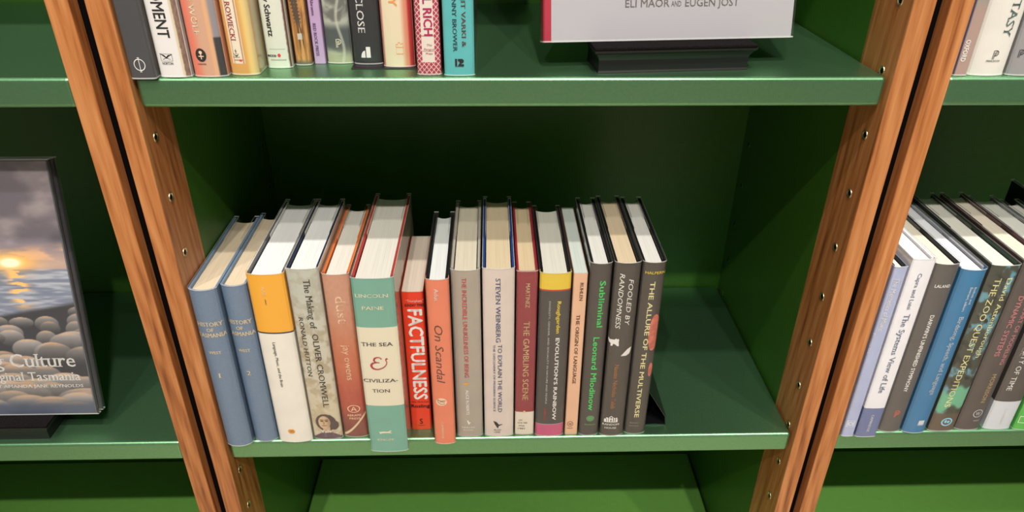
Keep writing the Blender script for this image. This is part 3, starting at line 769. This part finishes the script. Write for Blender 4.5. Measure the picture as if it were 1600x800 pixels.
('U5','d','y Schwartz',-3.4,63.6,29.2,5.4,'ink','b'),
('U5','a','ecco',-5.9,11.8,8.3,2.3,'ink','b'),
('U5','s','dot',0.9,11.9,3.0,3.3,'red','n'),
('U7','d','Abrams',-0.8,60.8,44.9,2.9,'plum','s'),
('U7','d','RED ROCK PRESS',-1.1,37.9,7.6,3.0,'plum','s'),
('U8','s','p_mark',0.2,19.4,6.0,8.1,'cream','n'),
('U9','d','CLOSE',-3.3,63.9,29.6,6.9,'white','s'),
('U9','s','sail',-1.6,11.7,9.0,10.1,'white','n'),
('U10','d','BY',-2.1,69.4,55.0,7.4,'apricot','b'),
('U10','s','castle',1.4,17.6,6.5,10.7,'apricot','n'),
('U11','d','IL RICH',1.1,70.4,35.4,7.8,'magenta','b'),
('U11','a','The',1.2,27.4,4.6,1.9,'crimson','ti'),
('U11','a','Penguin',1.0,23.6,9.8,1.9,'crimson','ti'),
('U11','a','Press',0.8,19.8,6.3,1.9,'crimson','ti'),
('U12','d','JIT VARKI &',4.9,68.9,26.0,3.9,'brownink','s'),
('U12','d','NNY BROWER',-3.1,67.8,22.0,3.9,'navyink','s'),
('U12','s','twelve',0.2,12.2,8.1,7.1,'ink','n'),
('P1','d','OXFORD',-1.5,33.1,13.3,4.4,'white','b'),
('P2','d','TASY',5.8,67.7,35.4,8.1,'slate','s'),
('P2','s','p_mark',1.3,19.5,6.0,8.1,'ink','n'),
('P2','a','PRINCETON',0.9,13.9,12.6,1.8,'ink','s'),
('P3','s','p_mark',-7.4,20.4,5.4,7.4,'ink','n'),
]
MID = 'books in a row on the middle shelf'; TOP = 'books in a row on the upper shelf'; RGT = 'books in the row on the right bookcase'; RTP = 'books on the upper shelf of the right bookcase'
SPEC = {
'B1': dict(label='blue-grey cloth hardback with gilt numeral 1, leftmost on the middle shelf', spine=(106, 130, 158), cloth=True, page=(226, 208, 180), bulge=.0055, depth=.168),
'B2': dict(label='blue-grey cloth hardback with gilt numeral 2 beside its twin volume', spine=(106, 130, 158), cloth=True, page=(226, 208, 180), bulge=.0055, depth=.168),
'B3': dict(label='white hardback with broad orange-yellow top band on its spine', spine=(238, 234, 224), side=(232, 230, 226), board=(90, 92, 96), bands=[(.1625, .2364, (246, 176, 40)), (.1605, .1625, (40, 40, 44))], bulge=.0035, depth=.178, page=(244, 244, 244)),
'B4': dict(label='mottled beige hardback with a long-haired portrait at the spine foot', spine=(200, 194, 176), board=(34, 44, 68), bulge=.0028, depth=.166, page=(246, 246, 246), prnt=(0, .2402, pr_cromwell, .0006)),
'B5': dict(label='salmon pink hardback fading to rust, between portrait book and wide teal book', spine=(214, 150, 120), board=(214, 112, 52), bulge=.003, depth=.165, page=(240, 236, 226), prnt=(0, .2313, pr_dust, .0006)),
'B6': dict(label='widest hardback on the middle shelf, teal and cream, overhanging the shelf lip', spine=(118, 178, 160), side=(214, 196, 176), board=(176, 58, 54), bands=[(.0714, .1805, (238, 230, 206))], bulge=.0022, depth=.2, page=(240, 236, 226)),
'B7': dict(label='short bright red paperback with huge white capitals on the spine', kind='paper', spine=(236, 62, 32), side=(226, 70, 40), bulge=.0006, depth=.129, page=(228, 212, 196), sleeve=False),
'B8': dict(label='coral orange hardback with script title and face emblem', spine=(240, 134, 100), board=(28, 28, 30), side=(60, 56, 54), bulge=.0028, depth=.155, page=(246, 248, 248)),
'B9': dict(label='warm grey hardback with red capital title, right of the coral book', spine=(176, 166, 154), board=(170, 166, 156), bulge=.0032, depth=.166, page=(232, 222, 200)),
'B10': dict(label='pale cream-pink hardback with blue capital title and black bird', spine=(226, 212, 204), board=(32, 64, 132), bulge=.0026, depth=.174, page=(234, 214, 180)),
'B11': dict(label='maroon cloth hardback with white call number label at spine foot', spine=(150, 44, 58), cloth=True, side=(150, 34, 50), bands=[(.001, .0367, (234, 224, 208))], bulge=.0012, depth=.166, page=(232, 210, 172)),
'B12': dict(label='dark brown hardback with yellow top and pink foot bands on spine', spine=(70, 66, 66), side=(88, 66, 66), board=(26, 22, 24), bands=[(.2121, .2324, (238, 206, 60)), (.2103, .2121, (206, 64, 50)), (.0, .0185, (206, 84, 130)), (.0185, .0195, (160, 160, 170))], bulge=.003, depth=.16, page=(236, 232, 220)),
'B13': dict(label='thin peach paperback between the yellow-topped and green-lettered dark books', kind='paper', spine=(234, 188, 156), side=(200, 168, 150), bulge=.0004, depth=.16, page=(222, 232, 226), sleeve=False),
'B14': dict(label='dark hardback with bright green lettering on the spine', spine=(72, 66, 64), board=(24, 24, 26), bulge=.0034, depth=.158, page=(240, 238, 232)),
'B15': dict(label='dark hardback with two white cats printed on the spine', spine=(72, 66, 62), board=(24, 24, 26), bulge=.0034, depth=.162, page=(236, 214, 182)),
'B16': dict(label='dark hardback with cream capitals and red planets, rightmost on the middle shelf', spine=(70, 64, 60), side=(52, 50, 50), board=(20, 20, 22), bulge=.0034, depth=.158, page=(242, 240, 234)),
'R1': dict(label='thin lilac blue book against the right bookcase post', spine=(172, 182, 216), board=(24, 24, 28), bulge=.001, depth=.165),
'R2': dict(label='white hardback with slate blue foot on its spine', spine=(234, 234, 240), bands=[(0, .0459, (104, 116, 160))], bulge=.001, depth=.18, page=(244, 244, 246), board=(226, 226, 232)),
'R3': dict(label='plain charcoal grey hardback left of the blue book', spine=(88, 84, 82), board=(34, 36, 40), bulge=.0034, depth=.165, page=(240, 232, 212)),
'R4': dict(label='bright blue hardback in the right bookcase', spine=(44, 118, 166), board=(150, 152, 160), side=(150, 156, 164), bulge=.004, depth=.176, page=(242, 244, 250)),
'R5': dict(label='hardback with mottled jungle green spine and cream lettering', spine=(70, 72, 62), board=(34, 52, 44), bulge=.0022, depth=.18, page=(232, 230, 220), prnt=(0, .2383, pr_zoo, .0007)),
'R6': dict(label='brown-black hardback with dull pink lettering in the right bookcase', spine=(80, 72, 70), side=(92, 66, 64), board=(70, 46, 46), bulge=.003, depth=.172, page=(238, 228, 210)),
'R7': dict(label='dark hardback with pale grey foot, left of the green book', spine=(78, 72, 70), side=(150, 150, 152), board=(140, 140, 146), bands=[(0, .0447, (206, 212, 220))], bulge=.0026, depth=.17, page=(236, 236, 228)),
'R8': dict(label='bright green book at the right edge of the photo', spine=(78, 184, 70), side=(64, 92, 66), board=(58, 60, 64), bulge=.002, depth=.165, page=(230, 228, 220)),
'R9': dict(label='tall black book with red mark showing behind at the right edge', spine=(26, 26, 28), side=(24, 26, 28), board=(20, 20, 22), bulge=.002, depth=.19, page=(230, 228, 220)),
'U1': dict(label='dark grey book with round white emblem, leftmost on the upper shelf', spine=(70, 70, 74), side=(120, 112, 104), bulge=.0006, depth=.19),
'U2': dict(label='white book with large black capitals on the upper shelf', spine=(234, 232, 230), side=(122, 92, 82), bulge=.002, depth=.17, prnt=(0, .09, pr_fur, .0006)),
'U3': dict(label='salmon book with dark oval emblem on the upper shelf', spine=(222, 160, 132), bulge=.003, depth=.165, prnt=(0, .1, pr_wolf, .0007)),
'U4': dict(label='yellow-ochre book with framed white title panel on spine', spine=(226, 178, 104), side=(210, 190, 150), bulge=.003, depth=.165, prnt=(0, .075, pr_yellow, .0006)),
'U5': dict(label='pale greenish white book with small red dot on spine', spine=(226, 230, 218), side=(120, 80, 70), bulge=.002, depth=.16, prnt=(0, .075, pr_pale, .0006)),
'U6': dict(label='book with ears of wheat pictured on its brown spine', spine=(170, 118, 70), bulge=.0016, depth=.155, prnt=(0, .08, pr_wheat, .0005)),
'U7': dict(label='thin lavender book on the upper shelf', spine=(192, 162, 204), bulge=.0004, depth=.15, kind='paper', sleeve=False),
'U8': dict(label='grey book with stormy swirl picture on its spine', spine=(150, 152, 146), bulge=.002, depth=.155, prnt=(0, .08, pr_swirl, .0006)),
'U9': dict(label='black book with white capitals and sail emblem on upper shelf', spine=(48, 48, 52), side=(70, 46, 52), bulge=.003, depth=.16),
'U10': dict(label='cream book with red right edge on the upper shelf', spine=(238, 222, 192), side=(196, 60, 62), bulge=.003, depth=.16, prnt=(0, .09, pr_cream, .0007)),
'U11': dict(label='book with red and white lattice pattern on its spine', spine=(186, 56, 78), bulge=.002, depth=.15, prnt=(0, .075, pr_lattice, .0004)),
'U12': dict(label='turquoise book, rightmost in the upper shelf row', spine=(96, 194, 196), side=(74, 110, 112), bulge=.0022, depth=.165),
'P1': dict(label='thin brown and teal book by the post, upper shelf of right bookcase', spine=(176, 150, 140), bulge=.0006, depth=.165, prnt=(0, .1, pr_oxford, .0006)),
'P2': dict(label='wide white book on the upper shelf of the right bookcase', spine=(228, 226, 218), bulge=.004, depth=.165),
'P3': dict(label='mid-grey book cut by the right edge on the upper shelf', spine=(152, 152, 154), bulge=.003, depth=.165),
}
for k, sp in SPEC.items():
    x0, x1, y, zb, h = GEO[k]
    g = MID if k[0] == 'B' else TOP if k[0] == 'U' else RTP if k[0] == 'P' else RGT
    sp = dict(sp); nm = 'paperback_book' if sp.get('kind') == 'paper' else 'hardback_book'
    zb = (ZU if zb == 'U' else 0.0) + (0.0009 if k in ('U9', 'U10') else 0.0)
    bk = make_book(nm, sp.pop('label'), x0, x1, y, zb, h, group=g, **sp)
    decorate(bk, [t[1:] for t in TEXTS if t[0] == k])

# ------------------------------------------------------------------ books shown face out on black stands
def display_stand(label, x, y, zb, rz, w=0.145):
    root = thing('display_stand', label, 'book stand', (x, y, zb), rz, 'black book display stands')
    secs = [(0.0, 0.0), (0.0018, -0.0008), (0.0115, -0.0008), (0.0145, 0.0003), (0.0172, 0.002), (0.0192, 0.0042), (0.0212, 0.0048)]
    V = []; F = []; dpt = 0.05
    for z, e in secs: V += [(-w / 2 - e, -e, z), (w / 2 + e, -e, z), (w / 2 + e, dpt, z), (-w / 2 - e, dpt, z)]
    for k in range(len(secs) - 1):
        for i in range(4): F.append((k * 4 + i, k * 4 + (i + 1) % 4, k * 4 + 4 + (i + 1) % 4, k * 4 + 4 + i))
    F.append((3, 2, 1, 0)); n = len(V); F.append((n - 4, n - 3, n - 2, n - 1))
    mesh_obj('pedestal', V, F, BLACKP, root)
    box_obj('felt_pad', (-w / 2 - .0046, -.0046, .0212), (w / 2 + .0046, dpt, .0241), FELT, root, bev=.0009)
    a = math.tan(R(12)); y0 = 0.0452
    extrude_poly('back_rest', [(y0, .0241), (y0 + .004, .0241), (y0 + .004 + .16 * a, .184), (y0 + .16 * a, .184)], 'x', -w * .36, w * .36, BLACKP, root, bev=.0006)
    extrude_poly('strut', [(dpt - .003, .0), (dpt + .03, .0), (y0 + .006 + .12 * a, .14), (y0 + .003 + .12 * a, .14)], 'x', -.004, .004, BLACKP, root)
    return root
def face_out(label, right, y, z, width, h, thick, rz, lean, **k):
    bk = make_book('hardback_book', label, -thick / 2, thick / 2, 0, 0, h, depth=width, **k)
    M = Matrix.Rotation(rz, 4, 'Z') @ Matrix.Rotation(-lean, 4, 'X') @ Matrix.Rotation(-math.pi / 2, 4, 'Z')
    edge = M @ Vector((bk.t / 2, width, 0))
    M.translation = Vector((right, y, z)) - edge
    bk.root.matrix_world = M
    return bk
def cover_text(bk, s, style, yc, zc, wd, cap, col):
    bm = flat_text(s, style, 'a', 0, zc, wd, cap)
    for v in bm.verts: v.co = Vector((bk.t / 2 + .00035, yc + v.co.x, v.co.z))
    bm_obj('lettering', bm, tcol(col), bk.cover)
display_stand('black display stand under the grey face-out book, upper shelf', 0.1483, 0.0258, ZU + .0003, R(4.9))
g = face_out('pale grey hardback with red spine shown face out on the upper shelf', 0.2655, 0.0545, ZU + .0247, 0.241, 0.27, 0.021, R(4.9), R(12),
             spine=(176, 40, 62), side=(182, 180, 186), board=(190, 188, 190), bulge=.001)
cover_text(g, 'ELI MAOR', 'n', .0980, .0335, .042, .0072, 'greyink'); cover_text(g, 'AND', 'n', .1255, .0327, .0095, .0052, 'greyink'); cover_text(g, 'EUGEN JOST', 'n', .1600, .0335, .052, .0072, 'greyink')
display_stand('black display stand under the sunset cover book, left bookcase', -0.6310, 0.0162, 0.0003, 0.0)
s_ = face_out('hardback with photo of sunset over stony shore, shown face out at left', -0.5022, 0.0315, .0247, 0.235, 0.31, 0.016, 0.0, R(12),
              spine=(70, 74, 88), side=(96, 96, 104), board=(176, 172, 150), bulge=.001)
print_patch('cover_print', s_.cover, lambda s, t: (s * 0 + s_.t / 2 + .0002, .004 + (s_.depth - .006) * s, .001 + (s_.h - .002) * t), pr_sunset, 260, 340, print_mat(.3))
for txt, rgt, z, w, cap in (('g Culture', .2210, .0730, .094, .0180), ('iginal Tasmania', .2235, .0520, .098, .0120), ('BY AMANDA JANE REYNOLDS', .2250, .0390, .104, .0042)):
    cover_text(s_, txt, 's', rgt - w / 2, z, w, cap, 'white')

# ------------------------------------------------------------------ bookends
def sheet(pts, th):
    return pts + offset_path(pts, -th)[::-1]
be = thing('bookend', 'black folded metal bookend leaning against the rightmost dark book', 'bookend', (0.1640, 0.0250, 0.0003))
extrude_poly('sloping_plate', [(.0006, .0560), (.0262, .0136), (.0274, .0010), (.0262, .0010), (.0250, .0132), (.0006, .0536)], 'y', 0.0, 0.115, BLACKM, be, bev=.0003)
extrude_poly('base_plate', [(.0002, .0), (.0260, .0), (.0260, .0010), (.0130, .0022), (.0002, .0010)], 'y', 0.0, 0.115, BLACKM, be)
be2 = thing('bookend', 'flat black metal bookend plate under the black and cream upper books', 'bookend', (-0.154, 0.0345, ZU + .0001))
box_obj('base_plate', (.0, .0, .0), (.062, .10, .0009), plain((34, 26, 34), .35), be2, bev=.0003)
box_obj('upright_plate', (-.0006, .02, .0), (.0003, .10, .15), plain((34, 26, 34), .35), be2)
